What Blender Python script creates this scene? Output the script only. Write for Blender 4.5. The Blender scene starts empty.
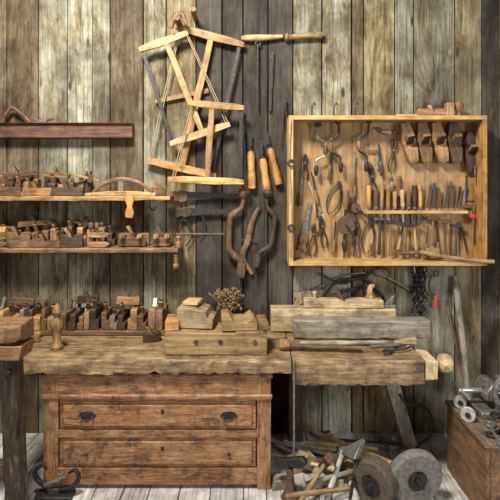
import bpy, bmesh, math, random
from mathutils import Vector, Matrix
R=random.Random(11)
F=487.0; CY=-3.6; CH=1.86; HY=182
rad=math.radians
def P(px,py,y=0.0):
    d=y-CY; return Vector(((px-250)*d/F, y, CH-(py-HY)*d/F))
def Q(px,py,z=0.0):
    d=(CH-z)*F/(py-HY); return Vector(((px-250)*d/F, CY+d, z))
def mm(n,y=0.0): return n*(y-CY)/F
sc=bpy.context.scene
COL=sc.collection
# ---------------- materials ----------------
def new_mat(name):
    m=bpy.data.materials.new(name); m.use_nodes=True
    nt=m.node_tree; b=nt.nodes['Principled BSDF']
    return m,nt,b
def N(nt,t,**k):
    n=nt.nodes.new(t)
    for a,v in k.items():
        if a in n.inputs: n.inputs[a].default_value=v
        else: setattr(n,a,v)
    return n
def ramp(nt,stops):
    r=nt.nodes.new('ShaderNodeValToRGB'); e=r.color_ramp.elements
    e[0].position=stops[0][0]; e[0].color=(*stops[0][1],1)
    e[1].position=stops[-1][0]; e[1].color=(*stops[-1][1],1)
    for p,c in stops[1:-1]:
        x=e.new(p); x.color=(*c,1)
    return r
def mixc(nt,bt,fac,a,b):
    n=nt.nodes.new('ShaderNodeMix'); n.data_type='RGBA'; n.blend_type=bt
    L=nt.links
    for idx,v in ((0,fac),(6,a),(7,b)):
        if isinstance(v,bpy.types.NodeSocket): L.new(v,n.inputs[idx])
        else: n.inputs[idx].default_value=v if idx==0 else (*v,1)
    return n.outputs[2]
TONES={
 'pine':((.26,.15,.06),(.48,.31,.13),(.66,.47,.22)),
 'saw':((.22,.105,.03),(.46,.25,.08),(.64,.41,.17)),
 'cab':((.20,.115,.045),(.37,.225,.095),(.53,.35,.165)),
 'frame':((.30,.165,.05),(.54,.34,.125),(.72,.50,.22)),
 'honey':((.26,.11,.025),(.50,.25,.06),(.66,.38,.12)),
 'brown':((.06,.028,.012),(.16,.08,.034),(.30,.165,.075)),
 'mid':((.12,.06,.022),(.28,.155,.06),(.44,.27,.12)),
 'dark':((.018,.011,.007),(.055,.032,.018),(.12,.075,.042)),
 'red':((.055,.02,.010),(.14,.055,.028),(.23,.11,.055)),
 'rust':((.08,.028,.010),(.22,.083,.028),(.38,.175,.068)),
 'drift':((.06,.042,.028),(.15,.105,.065),(.27,.205,.135)),
 'grey':((.14,.115,.085),(.30,.26,.20),(.48,.44,.36)),
 'lgrey':((.24,.225,.20),(.40,.385,.35),(.58,.56,.52)),
 'pale':((.24,.165,.08),(.46,.345,.19),(.66,.53,.33)),
 'warm':((.18,.10,.038),(.40,.25,.105),(.60,.42,.20)),
 'bench':((.08,.048,.024),(.25,.16,.08),(.47,.34,.18)),
}
WEARC={'rust':(.42,.28,.16),'bench':(.045,.03,.02),'pale':(.18,.115,.06),'warm':(.14,.08,.04),'grey':(.14,.10,.075),'cab':(.22,.14,.07),'brown':(.25,.17,.10)}
_wc={}
def W(tone,axis='X',wear=0.0,scale=1.0):
    k=(tone,axis,wear,scale)
    if k in _wc: return _wc[k]
    m,nt,b=new_mat('wood_%s_%s'%(tone,axis)); L=nt.links
    tc=N(nt,'ShaderNodeTexCoord'); oi=N(nt,'ShaderNodeObjectInfo')
    ml=N(nt,'ShaderNodeMath',operation='MULTIPLY'); ml.inputs[1].default_value=13.7
    L.new(oi.outputs['Random'],ml.inputs[0])
    ad=N(nt,'ShaderNodeVectorMath',operation='ADD'); L.new(tc.outputs['Object'],ad.inputs[0]); L.new(ml.outputs[0],ad.inputs[1])
    mp=N(nt,'ShaderNodeMapping')
    s=[70*scale]*3; s['XYZ'.index(axis)]=5*scale
    mp.inputs['Scale'].default_value=s; L.new(ad.outputs[0],mp.inputs['Vector'])
    n1=N(nt,'ShaderNodeTexNoise',Scale=1.0,Detail=5.0,Roughness=.65,Distortion=.6); L.new(mp.outputs[0],n1.inputs['Vector'])
    c=TONES[tone]; r=ramp(nt,[(.3,c[0]),(.5,c[1]),(.72,c[2])]); L.new(n1.outputs['Fac'],r.inputs[0])
    n2=N(nt,'ShaderNodeTexNoise',Scale=9.0 if tone!='bench' else 6.0,Detail=5.0,Roughness=.7); L.new(ad.outputs[0],n2.inputs['Vector'])
    steady=tone in('cab','frame','bench','rust')
    if tone in('cab','frame'): r2=ramp(nt,[(.33,(.62,.57,.50)),(.72,(1.08,1.06,1.02))])
    elif tone=='bench': r2=ramp(nt,[(.36,(.28,.24,.22)),(.52,(.85,.83,.82)),(.70,(1.25,1.2,1.1))])
    else: r2=ramp(nt,[(.33,(.38,.33,.29)),(.55,(1,1,1)),(.75,(1.15,1.12,1.05))])
    L.new(n2.outputs['Fac'],r2.inputs[0])
    col=mixc(nt,'MULTIPLY',1.0,r.outputs[0],r2.outputs[0])
    mr=N(nt,'ShaderNodeMapRange'); mr.inputs['To Min'].default_value=.92 if steady else .58; mr.inputs['To Max'].default_value=1.08 if steady else 1.22
    ml2=N(nt,'ShaderNodeMath',operation='FRACT'); ml3=N(nt,'ShaderNodeMath',operation='MULTIPLY'); ml3.inputs[1].default_value=7.31
    L.new(oi.outputs['Random'],ml3.inputs[0]); L.new(ml3.outputs[0],ml2.inputs[0]); L.new(ml2.outputs[0],mr.inputs['Value'])
    vm=N(nt,'ShaderNodeVectorMath',operation='SCALE'); L.new(col,vm.inputs[0]); L.new(mr.outputs[0],vm.inputs['Scale'])
    out=vm.outputs[0]
    if wear>0:
        mpw=N(nt,'ShaderNodeMapping'); sw=[50]*3; sw['XYZ'.index(axis)]=8; mpw.inputs['Scale'].default_value=sw; L.new(ad.outputs[0],mpw.inputs['Vector'])
        n3=N(nt,'ShaderNodeTexNoise',Scale=1.0,Detail=9.0,Roughness=.8,Distortion=.8); L.new(mpw.outputs[0],n3.inputs['Vector'])
        r3=ramp(nt,[(.57-wear*.10,(0,0,0)),(.74-wear*.08,(.9,.9,.9))]); L.new(n3.outputs['Fac'],r3.inputs[0])
        out=mixc(nt,'MIX',r3.outputs[0],out,WEARC.get(tone,(.30,.21,.12)))
        if tone=='rust':
            n5=N(nt,'ShaderNodeTexNoise',Scale=5.0,Detail=10.0,Roughness=.78); L.new(ad.outputs[0],n5.inputs['Vector'])
            r5=ramp(nt,[(.47,(0,0,0)),(.66,(.5,.5,.5))]); L.new(n5.outputs['Fac'],r5.inputs[0])
            out=mixc(nt,'MIX',r5.outputs[0],out,(.38,.24,.12))
            n6=N(nt,'ShaderNodeTexNoise',Scale=11.0,Detail=10.0,Roughness=.8); L.new(ad.outputs[0],n6.inputs['Vector'])
            r6=ramp(nt,[(.52,(0,0,0)),(.62,(.9,.9,.9))]); L.new(n6.outputs['Fac'],r6.inputs[0])
            out=mixc(nt,'MIX',r6.outputs[0],out,(.04,.02,.012))
    L.new(out,b.inputs['Base Color']); b.inputs['Roughness'].default_value=.62
    bp=N(nt,'ShaderNodeBump',Strength=.5,Distance=.004); L.new(n1.outputs['Fac'],bp.inputs['Height']); L.new(bp.outputs[0],b.inputs['Normal'])
    _wc[k]=m; return m
def metal(name,c1,c2,rough=.45,met=.8):
    m,nt,b=new_mat(name); L=nt.links
    tc=N(nt,'ShaderNodeTexCoord'); n=N(nt,'ShaderNodeTexNoise',Scale=45.0,Detail=6.0,Roughness=.7); L.new(tc.outputs['Object'],n.inputs['Vector'])
    r=ramp(nt,[(.35,c1),(.65,c2)]); L.new(n.outputs['Fac'],r.inputs[0]); L.new(r.outputs[0],b.inputs['Base Color'])
    b.inputs['Metallic'].default_value=met; b.inputs['Roughness'].default_value=rough
    bp=N(nt,'ShaderNodeBump',Strength=.25,Distance=.002); L.new(n.outputs['Fac'],bp.inputs['Height']); L.new(bp.outputs[0],b.inputs['Normal'])
    return m
IRON=metal('dark_iron',(.016,.015,.016),(.06,.054,.05),.5,.6)
STEEL=metal('worn_steel',(.10,.095,.09),(.30,.285,.265),.45,.6)
RUST=metal('rusty_iron',(.05,.026,.016),(.15,.085,.05),.65,.35)
BRIGHT=metal('bright_steel',(.32,.32,.32),(.6,.6,.58),.35,.7)
STONE=metal('grindstone',(.085,.078,.07),(.19,.175,.155),.9,0)
STONE2=metal('brown_grindstone',(.045,.032,.024),(.10,.072,.052),.9,0)
REDP=metal('red_paint',(.35,.03,.02),(.5,.06,.03),.5,0)
CORD=metal('old_cord',(.22,.16,.09),(.38,.3,.18),.9,0)
WHITEP=metal('grimy_whitish_paint',(.20,.19,.165),(.48,.46,.41),.6,0)
LEAF=metal('dried_plant',(.10,.055,.03),(.28,.18,.08),.95,0)
# ---------------- geometry ----------------
def gbox(c,s):
    x,y,z=c; a,b,h=s[0]/2,s[1]/2,s[2]/2
    v=[Vector((x+i*a,y+j*b,z+k*h)) for i in(-1,1) for j in(-1,1) for k in(-1,1)]
    return v,[(0,1,3,2),(4,6,7,5),(0,4,5,1),(2,3,7,6),(0,2,6,4),(1,5,7,3)]
def gprism(pts,t,y=0.0):
    n=len(pts)
    v=[Vector((a,y-t/2,b)) for a,b in pts]+[Vector((a,y+t/2,b)) for a,b in pts]
    f=[tuple(range(n)),tuple(range(2*n-1,n-1,-1))]+[(i,i+n,(i+1)%n+n,(i+1)%n) for i in range(n)]
    return v,f
def rough_slab(x0,x1,y0,y1,z0,z1,amp=.008,step=.035):
    n=max(3,int((x1-x0)/step)); v=[];f=[]
    for i in range(n+1):
        x=x0+(x1-x0)*i/n
        j=lambda a: R.uniform(0,a)*(1 if R.random()<.75 else 2.2)
        c=.006
        ring_=[(y0+j(amp),z0+j(amp)),(y0+j(amp*.35),z0+c+j(amp)),(y0+j(amp*.35),z1-c-j(amp)),(y0+c+j(amp),z1-j(amp*.25)),(y1,z1),(y1,z0)]
        v+= [Vector((x,a,b)) for a,b in ring_]
    k=6
    for i in range(n):
        for s in range(k):
            a=i*k+s;b=i*k+(s+1)%k; f.append((a,b,b+k,a+k))
    f.append(tuple(range(k-1,-1,-1))); f.append(tuple(n*k+s for s in range(k)))
    return v,f
def xf(g,M): return [M@p for p in g[0]],g[1]
def smooth(pts,sub=5):
    pts=[Vector(p) for p in pts]; out=[]
    for i in range(len(pts)-1):
        p0=pts[max(i-1,0)];p1=pts[i];p2=pts[i+1];p3=pts[min(i+2,len(pts)-1)]
        for j in range(sub):
            t=j/sub
            out.append(.5*((2*p1)+(p2-p0)*t+(2*p0-5*p1+4*p2-p3)*t*t+(3*p1-p0-3*p2+p3)*t**3))
    out.append(pts[-1]); return out
def gtube(pts,r,seg=8,sub=0,flat=1.0):
    pts=[Vector(p) for p in pts]
    n0=len(pts)
    rs=list(r) if isinstance(r,(list,tuple)) else [r]*n0
    if len(rs)!=n0:
        rr=[]
        for i in range(n0):
            t=i/(n0-1)*(len(rs)-1); k=min(int(t),len(rs)-2); rr.append(rs[k]+(rs[k+1]-rs[k])*(t-k))
        rs=rr
    if sub:
        sp=smooth(pts,sub); rr=[]
        for i in range(len(sp)):
            t=i/sub; k=min(int(t),n0-2); rr.append(rs[k]+(rs[k+1]-rs[k])*(t-k))
        pts,rs=sp,rr
    v=[];f=[];n=len(pts); u=None
    for i,p in enumerate(pts):
        d=(pts[min(i+1,n-1)]-pts[max(i-1,0)])
        if d.length<1e-9: d=Vector((0,0,1))
        d.normalize()
        if u is None:
            u=Vector((0,1,0)) if abs(d.y)<.9 else Vector((1,0,0))
        u=(u-d*u.dot(d)).normalized(); w=d.cross(u)
        for s in range(seg):
            a=2*math.pi*s/seg
            v.append(p+(u*math.cos(a)*flat+w*math.sin(a))*rs[i])
    for i in range(n-1):
        for s in range(seg):
            a=i*seg+s;b=i*seg+(s+1)%seg
            f.append((a,b,b+seg,a+seg))
    f.append(tuple(range(seg-1,-1,-1))); f.append(tuple((n-1)*seg+s for s in range(seg)))
    return v,f
def glathe(prof,seg=14,M=None):
    g=gtube([(0,0,z) for r,z in prof],[max(r,1e-4) for r,z in prof],seg)
    return xf(g,M) if M else g
RX90=Matrix.Rotation(rad(90),4,'X'); RY90=Matrix.Rotation(rad(90),4,'Y')
def TM(x,y,z): return Matrix.Translation((x,y,z))
def ring(r,t,c=(0,0,0),plane='XZ',seg=24,ts=8,a0=0,a1=360):
    pts=[]
    for i in range(seg+1):
        a=rad(a0+(a1-a0)*i/seg)
        p={'XZ':(r*math.cos(a),0,r*math.sin(a)),'YZ':(0,r*math.cos(a),r*math.sin(a)),'XY':(r*math.cos(a),r*math.sin(a),0)}[plane]
        pts.append(Vector(p)+Vector(c))
    return gtube(pts,t,ts)
def mesh(name,geos,mat,bev=0,cols=None):
    v=[];f=[]
    for g in geos:
        o=len(v); v+=[tuple(p) for p in g[0]]; f+=[tuple(i+o for i in q) for q in g[1]]
    me=bpy.data.meshes.new(name); me.from_pydata(v,[],f); me.validate()
    bm=bmesh.new(); bm.from_mesh(me); bmesh.ops.recalc_face_normals(bm,faces=bm.faces); bm.to_mesh(me); bm.free()
    me.shade_smooth(); me.set_sharp_from_angle(angle=rad(38))
    me.materials.append(mat)
    o=bpy.data.objects.new(name,me); COL.objects.link(o)
    if bev:
        b=o.modifiers.new('bevel','BEVEL'); b.width=bev; b.segments=2; b.limit_method='ANGLE'; b.angle_limit=rad(40)
    return o
def add(parent,p):
    p=list(p)+[0,None,None][len(p)-3:] if len(p)<6 else list(p)
    o=mesh(p[0],p[2],p[1],p[3] or 0)
    o.parent=parent
    if p[4] is not None: o.matrix_local=p[4]
    for s in (p[5] or []): add(o,s)
    return o
def T(name,label,cat,loc,parts,ry=0,rz=0,rx=0,group=None,M=None,s=1.0):
    if len(parts)==1 and len(parts[0])<5:
        p=parts[0]; o=mesh(name,p[2],p[1],p[3] if len(p)>3 else 0)
    else:
        o=bpy.data.objects.new(name,None); o.empty_display_size=.05; COL.objects.link(o)
        for p in parts: add(o,p)
    if M is None:
        M=Matrix.Translation(loc)@Matrix.Rotation(rad(rz),4,'Z')@Matrix.Rotation(rad(ry),4,'Y')@Matrix.Rotation(rad(rx),4,'X')@Matrix.Scale(s,4)
    o.matrix_world=M
    o['label']=label; o['category']=cat
    if group: o['group']=group
    return o
def along(A,B,roll=0):
    return Matrix.Translation(A)@(B-A).to_track_quat('Z','X').to_matrix().to_4x4()@Matrix.Rotation(rad(roll),4,'Z')
# ---------------- room ----------------
def wall_mat():
    m,nt,b=new_mat('weathered_wall_boards'); L=nt.links
    tc=N(nt,'ShaderNodeTexCoord'); at=N(nt,'ShaderNodeAttribute',attribute_name='Col'); at2=N(nt,'ShaderNodeAttribute',attribute_name='Off')
    ad=N(nt,'ShaderNodeVectorMath',operation='ADD'); L.new(tc.outputs['Object'],ad.inputs[0]); 
    sc_=N(nt,'ShaderNodeVectorMath',operation='SCALE'); sc_.inputs['Scale'].default_value=9.0; L.new(at2.outputs['Color'],sc_.inputs[0]); L.new(sc_.outputs[0],ad.inputs[1])
    mp=N(nt,'ShaderNodeMapping'); mp.inputs['Scale'].default_value=(75,75,2.6); L.new(ad.outputs[0],mp.inputs['Vector'])
    n1=N(nt,'ShaderNodeTexNoise',Scale=1.0,Detail=7.0,Roughness=.66,Distortion=1.0); L.new(mp.outputs[0],n1.inputs['Vector'])
    mp2=N(nt,'ShaderNodeMapping'); mp2.inputs['Scale'].default_value=(6,6,1.6); L.new(ad.outputs[0],mp2.inputs['Vector'])
    n2=N(nt,'ShaderNodeTexNoise',Scale=1.0,Detail=9.0,Roughness=.76,Distortion=.6); L.new(mp2.outputs[0],n2.inputs['Vector'])
    r1=ramp(nt,[(.33,(.18,.17,.16)),(.43,(.68,.67,.65)),(.56,(.96,.96,.95)),(.74,(1.32,1.32,1.3))]); L.new(n1.outputs['Fac'],r1.inputs[0])
    r2=ramp(nt,[(.38,(.26,.19,.12)),(.47,(.72,.61,.45)),(.54,(1.0,.99,.96)),(.66,(1.25,1.28,1.26))]); L.new(n2.outputs['Fac'],r2.inputs[0])
    c=mixc(nt,'MULTIPLY',1.0,at.outputs['Color'],r1.outputs[0]); c=mixc(nt,'MULTIPLY',1.0,c,r2.outputs[0])
    n4=N(nt,'ShaderNodeTexNoise',Scale=2.4,Detail=6.0,Roughness=.7); L.new(tc.outputs['Object'],n4.inputs['Vector'])
    r4=ramp(nt,[(.40,(.46,.43,.40)),(.60,(1.1,1.09,1.06))]); L.new(n4.outputs['Fac'],r4.inputs[0])
    c=mixc(nt,'MULTIPLY',1.0,c,r4.outputs[0])
    vm=N(nt,'ShaderNodeMapping'); vm.inputs['Scale'].default_value=(6,.01,2.1); L.new(ad.outputs[0],vm.inputs['Vector'])
    vo=N(nt,'ShaderNodeTexVoronoi',Scale=1.0); L.new(vm.outputs[0],vo.inputs['Vector'])
    rk=ramp(nt,[(.05,(1,1,1)),(.11,(0,0,0))]); L.new(vo.outputs['Distance'],rk.inputs[0])
    c=mixc(nt,'MIX',rk.outputs[0],c,(.03,.018,.01))
    L.new(c,b.inputs['Base Color']); b.inputs['Roughness'].default_value=.85
    bp=N(nt,'ShaderNodeBump',Strength=.8,Distance=.007); L.new(n1.outputs['Fac'],bp.inputs['Height']); L.new(bp.outputs[0],b.inputs['Normal'])
    return m
def planks(name,mat,bxs,cols):
    me=bpy.data.meshes.new(name); v=[];f=[]
    for g in bxs:
        o=len(v); v+=[tuple(p) for p in g[0]]; f+=[tuple(i+o for i in q) for q in g[1]]
    me.from_pydata(v,[],f); me.materials.append(mat)
    a=me.attributes.new('Col','FLOAT_COLOR','POINT'); b=me.attributes.new('Off','FLOAT_COLOR','POINT')
    k=0
    for g,c in zip(bxs,cols):
        off=(R.random(),R.random(),R.random(),1)
        for _ in g[0]:
            a.data[k].color=(*c,1); b.data[k].color=off; k+=1
    o=bpy.data.objects.new(name,me); COL.objects.link(o); o['kind']='structure'
    bv=o.modifiers.new('bevel','BEVEL'); bv.width=.003; bv.segments=1
    return o
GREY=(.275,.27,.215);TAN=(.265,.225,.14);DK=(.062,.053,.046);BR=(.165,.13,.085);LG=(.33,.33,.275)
seams=[(6,BR),(38,BR),(67,GREY),(92,LG),(110,GREY),(143,BR),(166,GREY),(196,TAN),(222,DK),(243,DK),(268,DK),(293,DK),(322,GREY),(352,LG),(364,BR),(395,TAN),(414,GREY),(455,GREY),(482,TAN),(500,DK)]  # DK boards in the centre: shade of the dark middle put into board colour
bx=[];cl=[]
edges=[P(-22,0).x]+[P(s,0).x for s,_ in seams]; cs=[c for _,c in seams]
x=edges[-1]
while x<3.2: x+=R.uniform(.18,.26); edges.append(x); cs.append(R.choice([GREY,BR,TAN]))
left=[-3.2]
while left[-1]<edges[0]-.3: left.append(left[-1]+R.uniform(.18,.26))
lc=[R.choice([GREY,BR,TAN]) for _ in left]
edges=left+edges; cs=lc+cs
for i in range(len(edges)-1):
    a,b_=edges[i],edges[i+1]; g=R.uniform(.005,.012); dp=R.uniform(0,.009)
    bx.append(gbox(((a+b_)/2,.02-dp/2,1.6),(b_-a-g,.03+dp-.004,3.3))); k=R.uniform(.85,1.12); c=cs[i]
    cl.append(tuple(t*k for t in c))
bx.append(gbox((0,.045,1.6),(6.4,.012,3.3))); cl.append((.006,.005,.004))
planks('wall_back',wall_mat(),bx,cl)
bx=[];cl=[]; x=-3.2
while x<3.2:
    w=R.uniform(.13,.2); bx.append(gbox((x+w/2,-1.95,-.02),(w-.006,4.0,.04))); k=R.uniform(.75,1.25); cl.append((.50*k,.49*k,.48*k)); x+=w
def floor_mat():
    m,nt,b=new_mat('grey_floor_boards'); L=nt.links
    tc=N(nt,'ShaderNodeTexCoord'); at=N(nt,'ShaderNodeAttribute',attribute_name='Col')
    mp=N(nt,'ShaderNodeMapping'); mp.inputs['Scale'].default_value=(60,3,60); L.new(tc.outputs['Object'],mp.inputs['Vector'])
    n1=N(nt,'ShaderNodeTexNoise',Scale=1.0,Detail=8.0,Roughness=.7,Distortion=.5); L.new(mp.outputs[0],n1.inputs['Vector'])
    r=ramp(nt,[(.3,(.35,.33,.3)),(.5,(.9,.88,.85)),(.7,(1.25,1.25,1.22))]); L.new(n1.outputs['Fac'],r.inputs[0])
    n2=N(nt,'ShaderNodeTexNoise',Scale=5.0,Detail=6.0,Roughness=.7); L.new(tc.outputs['Object'],n2.inputs['Vector'])
    r2=ramp(nt,[(.35,(.45,.42,.38)),(.6,(1,1,1))]); L.new(n2.outputs['Fac'],r2.inputs[0])
    c=mixc(nt,'MULTIPLY',1.0,at.outputs['Color'],r.outputs[0]); c=mixc(nt,'MULTIPLY',1.0,c,r2.outputs[0])
    L.new(c,b.inputs['Base Color']); b.inputs['Roughness'].default_value=.8
    bp=N(nt,'ShaderNodeBump',Strength=.5,Distance=.004); L.new(n1.outputs['Fac'],bp.inputs['Height']); L.new(bp.outputs[0],b.inputs['Normal'])
    return m
planks('floor',floor_mat(),bx,cl)
# ---------------- tool kinds ----------------
def plane_parts(L=.22,H=.08,t=.04,tone='brown',wedge=.06,stepped=True,coffin=False):
    if stepped:
        body=[gprism([(-L/2,0),(L/2,0),(L/2,H*.5),(-L/2,H*.5)],t),gprism([(-L/2,H*.5),(L/2,H*.5),(L/2,H*.93),(L/2-.008,H),(-L/2+.008,H),(-L/2,H*.93)],t*.68,y=t*.16)]
        wy=t*.16
    else:
        body=[gprism([(-L/2,0),(L/2,0),(L/2,H*.85),(L/2-.012,H),(L*.12,H),(L*.02,H*.72),(-L*.06,H*.9),(-L*.1,H),(-L/2+.012,H),(-L/2,H*.85)],t)]; wy=0
        if coffin:
            n=12; lo=[];f=[]
            for i in range(n+1):
                u=-1+2*i/n; w_=t/2*(1-.42*abs(u)**2.2); x_=L/2*u
                top=H*(1 if abs(u-.05)>.22 else (.72 if u>0 else .85)); 
                if abs(u)>.95: top=H*.9
                lo+= [Vector((x_,-w_,0)),Vector((x_,-w_,top)),Vector((x_,w_,top)),Vector((x_,w_,0))]
            for i in range(n):
                for s in range(4):
                    a=i*4+s;b=i*4+(s+1)%4; f.append((a,b,b+4,a+4))
            f+=[(3,2,1,0),tuple(n*4+s for s in range(4))]
            body=[(lo,f)]
    R1=Matrix.Translation((0,wy,H*.7))@Matrix.Rotation(rad(-32),4,'Y')
    wg=gprism([(-.012,-.02),(.006,-.02),(.012,wedge*.6),(.016,wedge*.8),(.008,wedge),(-.010,wedge+.004)],t*.36 if stepped else t*.58)
    ir=gbox((.014,0,wedge*.45),(.003,t*.3 if stepped else t*.5,wedge*1.25))
    return [('body',W(tone,'X'),body,.003),('wedge',W(R.choice(['mid','brown']) if tone!='pine' else 'honey','Z'),[xf(wg,R1)],.0015),('iron',STEEL if R.random()<.3 else IRON,[xf(ir,R1)],0)]
def bench_plane_parts(L=.4,H=.07,t=.065,tone='mid',w=.08,tt='brown'):
    p=plane_parts(L,H,t,tone,w,False)
    tote=[(-.035,0),(.03,0),(.022,.02),(.012,.045),(.018,.07),(.035,.092),(.03,.102),(.0,.1),(-.012,.085),(-.02,.06),(-.02,.03)]
    k=.65 if L<.3 else 1
    p.append(('tote',W(tt,'Z'),[gprism([(a*k+L*.34,b*k+H) for a,b in tote],t*.4)],.004))
    p.append(('knob',W(tt,'Z'),[glathe([(.012,0),(.009,.012),(.017,.03),(.018,.04),(.010,.05)],12,TM(-L*.36,0,H))],0))
    return p
def chisel_parts(bl=.14,hl=.12,w=.014,tone='honey',r=.013,bm=None):
    h=glathe([(r*.75,0),(r*1.05,.006),(r*1.1,hl*.3),(r*.9,hl*.6),(r*1.05,hl*.85),(r*.7,hl)],12)
    return [('handle',W(tone,'Z'),[h],0),('ferrule',bm or STEEL,[glathe([(r*.78,hl-.004),(r*.72,hl+.012)],12)],0),
            ('blade',bm or (IRON if R.random()<.6 else STEEL),[gtube([(0,0,hl+.008),(0,0,hl+.03)],[.004,.005],8),gprism([(-w/2,hl+.03),(w/2,hl+.03),(w/2,hl+bl-.008),(-w/2,hl+bl)],.004)],0)]
def hammer_parts(hl=.28,head=.1,tone='mid',ht=.024,claw=True):
    hd=[gprism([(-head*.5,-ht*.5),(-head*.42,-ht*.55),(-head*.2,-ht*.4),(head*.1,-ht*.45),(head*.5,-ht*.05 if claw else -ht*.5),(head*.5,ht*.12 if claw else ht*.5),(head*.1,ht*.5),(-head*.2,ht*.4),(-head*.42,ht*.55),(-head*.5,ht*.5)],ht)]
    hd=[xf(hd[0],TM(0,0,hl))]
    return [('handle',W(tone,'Z'),[gtube([(0,0,0),(0,0,.02),(0,0,hl*.3),(0,0,hl*.6),(0,0,hl+ht*.6)],[.010,.014,.012,.009,.009],10,2,.8)],0),('head',IRON if R.random()<.6 else RUST,hd,.002)]
def brace_parts(L=.36,throw=.055,m=None,side=1):
    m=m or STEEL
    z=L; c=side*throw
    crank=gtube([(0,0,z-.02),(0,0,z-.09),(c*.35,0,z-.115),(c,0,z-.135),(c,0,z-.16)],.008,8,3)
    crank2=gtube([(c,0,z-.15),(c,0,z-.22),(c*.35,0,z-.245),(0,0,z-.262),(0,0,z-.30)],.008,8,3)
    return [('crank',m,[crank,crank2],0),
            ('pad',W('dark','Z'),[glathe([(.008,z-.03),(.024,z-.018),(.027,z-.008),(.02,z)],14)],0),
            ('grip',W('brown','Z'),[glathe([(.009,z-.225),(.017,z-.205),(.017,z-.175),(.009,z-.152)],12,TM(c,0,0))],0),
            ('chuck',IRON,[glathe([(.006,z-.37),(.014,z-.355),(.017,z-.32),(.010,z-.295)],12)],0)]
def handdrill_parts(g=.036):
    gear=[glathe([(g,-.004),(g,.004)],22,TM(.0,-.018,.16)@RX90),ring(g,.005,(0,-.018,.16))]
    return [('frame',IRON,[gtube([(0,0,.06),(0,0,.24)],.007,8),gtube([(0,0,.16),(0,-.02,.16)],.006,8)],0),
            ('gear',RUST,gear,0),('crank',IRON,[gtube([(0,-.026,.16),(.025,-.028,.125),(.025,-.05,.125)],[.005,.005,.009],8)],0),
            ('handle',W('brown','Z'),[glathe([(.008,.235),(.014,.25),(.016,.29),(.012,.325),(.006,.33)],12)],0),
            ('chuck',IRON,[glathe([(.004,0),(.004,.025),(.010,.04),(.014,.07),(.009,.085)],12)],0)]
def plier_parts(L=.2,sp=.03,m=None):
    m=m or IRON
    out=[]
    for s in (-1,1):
        out.append(('handle',m,[gtube([(0,s*.003,L*.68),(s*sp*.5,s*.003,L*.5),(s*sp,s*.003,L*.22),(s*sp*.55,s*.003,0)],[.007,.006,.006,.005],8,4)],0))
        out.append(('jaw',m,[gtube([(0,s*.003,L*.66),(-s*sp*.45,s*.003,L*.8),(-s*sp*.42,s*.003,L*.9),(-s*.002,s*.003,L)],[.009,.010,.008,.003],8,3)],0))
    out.append(('rivet',STEEL,[glathe([(.007,-.012),(.007,.012)],10,TM(0,0,L*.67)@RX90)],0))
    return out
def divider_parts(L=.26,sp=.05,m=None,bow=.0):
    m=m or IRON; out=[]
    for s in (-1,1):
        out.append(('leg',m,[gtube([(s*.004,0,L),(s*(sp*.5+bow),0,L*.55),(s*sp,0,0)] if bow==0 else [(s*.004,0,L),(s*(sp*.9+bow),0,L*.65),(s*(sp+bow),0,L*.3),(s*sp*.3,0,0)],[.0075,.006,.003],8,4)],0))
    out.append(('hinge',m,[glathe([(.013,-.007),(.013,.007)],12,TM(0,0,L)@RX90)],0))
    return out
def square_parts(a=.12,b=.16):
    return [('stock',W('brown','X'),[gbox((a/2,0,.012),(a,.014,.024))],.001),('blade',STEEL,[gbox((.014,0,.024+b/2),(.026,.003,b))],0)]
def spokeshave_parts(L=.26,tone='mid'):
    return [('body',W(tone,'X'),[gtube([(-L/2,0,.012),(-L*.35,0,.012),(-L*.2,0,0),(0,0,-.002),(L*.2,0,0),(L*.35,0,.012),(L/2,0,.012)],[.009,.012,.010,.019,.010,.012,.009],10,3,.7)],0),
            ('blade',STEEL,[gbox((0,-.014,-.004),(.07,.003,.022))],0)]
def gauge_parts(L=.2,tone='mid'):
    return [('beam',W(tone,'X'),[gbox((0,0,.03),(L,.016,.016))],.001),('head',W('brown','Z'),[gprism([(.02,0),(.05,0),(.052,.05),(.035,.06),(.018,.05)],.035)],.003),('thumbscrew',W('dark','Z'),[glathe([(.005,0),(.010,.012),(.012,.02),(.006,.028)],10,TM(.035,0,.058))],0)]
def handscrew_parts(L=.2,tone='mid'):
    out=[('jaw',W(tone,'X'),[gprism([(-L/2,z-.018),(L*.3,z-.018),(L/2,z-.006),(L/2,z+.006),(L*.3,z+.018),(-L/2,z+.018)],.034)],.003) for z in (.02,.085)]
    out+= [('screw',W('brown','Z'),[glathe([(.009,-.005),(.009,.13),(.017,.135),(.019,.165),(.012,.175)],10,TM(x_,0,0))],0) for x_ in (-L*.1,-L*.38)]
    return out
def drawknife_parts(L=.3):
    return [('blade',IRON,[gprism([(-L/2,0),(L/2,0),(L/2,.03),(-L/2,.03)],.004)],0)]+[('handle',W('brown','Z'),[gtube([(s*L/2,0,.02),(s*(L/2+.02),0,-.03)],[.004,.004]),glathe([(.008,0),(.014,.02),(.012,.06),(.016,.09),(.008,.1)],12,TM(s*(L/2+.02),0,-.13))],0) for s in(-1,1)]
def handsaw_parts(L=.5,h=.1,tone='brown',m=None):
    bl=[(0,.0),(L,.0+h*.45),(L,h*.75),(0,h)]
    hd=[(.02,.0),(.03,h*.5),(.02,h*1.05),(-.03,h*1.12),(-.05,h*.95),(-.065,h*1.05),(-.1,h*1.0),(-.105,h*.8),(-.09,h*.5),(-.10,h*.15),(-.115,-.005),(-.09,-.02),(-.05,-.0),(-.02,-.012)]
    return [('blade',m or IRON,[gprism(bl,.003)],0),('handle',W(tone,'Z'),[gprism(hd,.022)],.004)]
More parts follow.
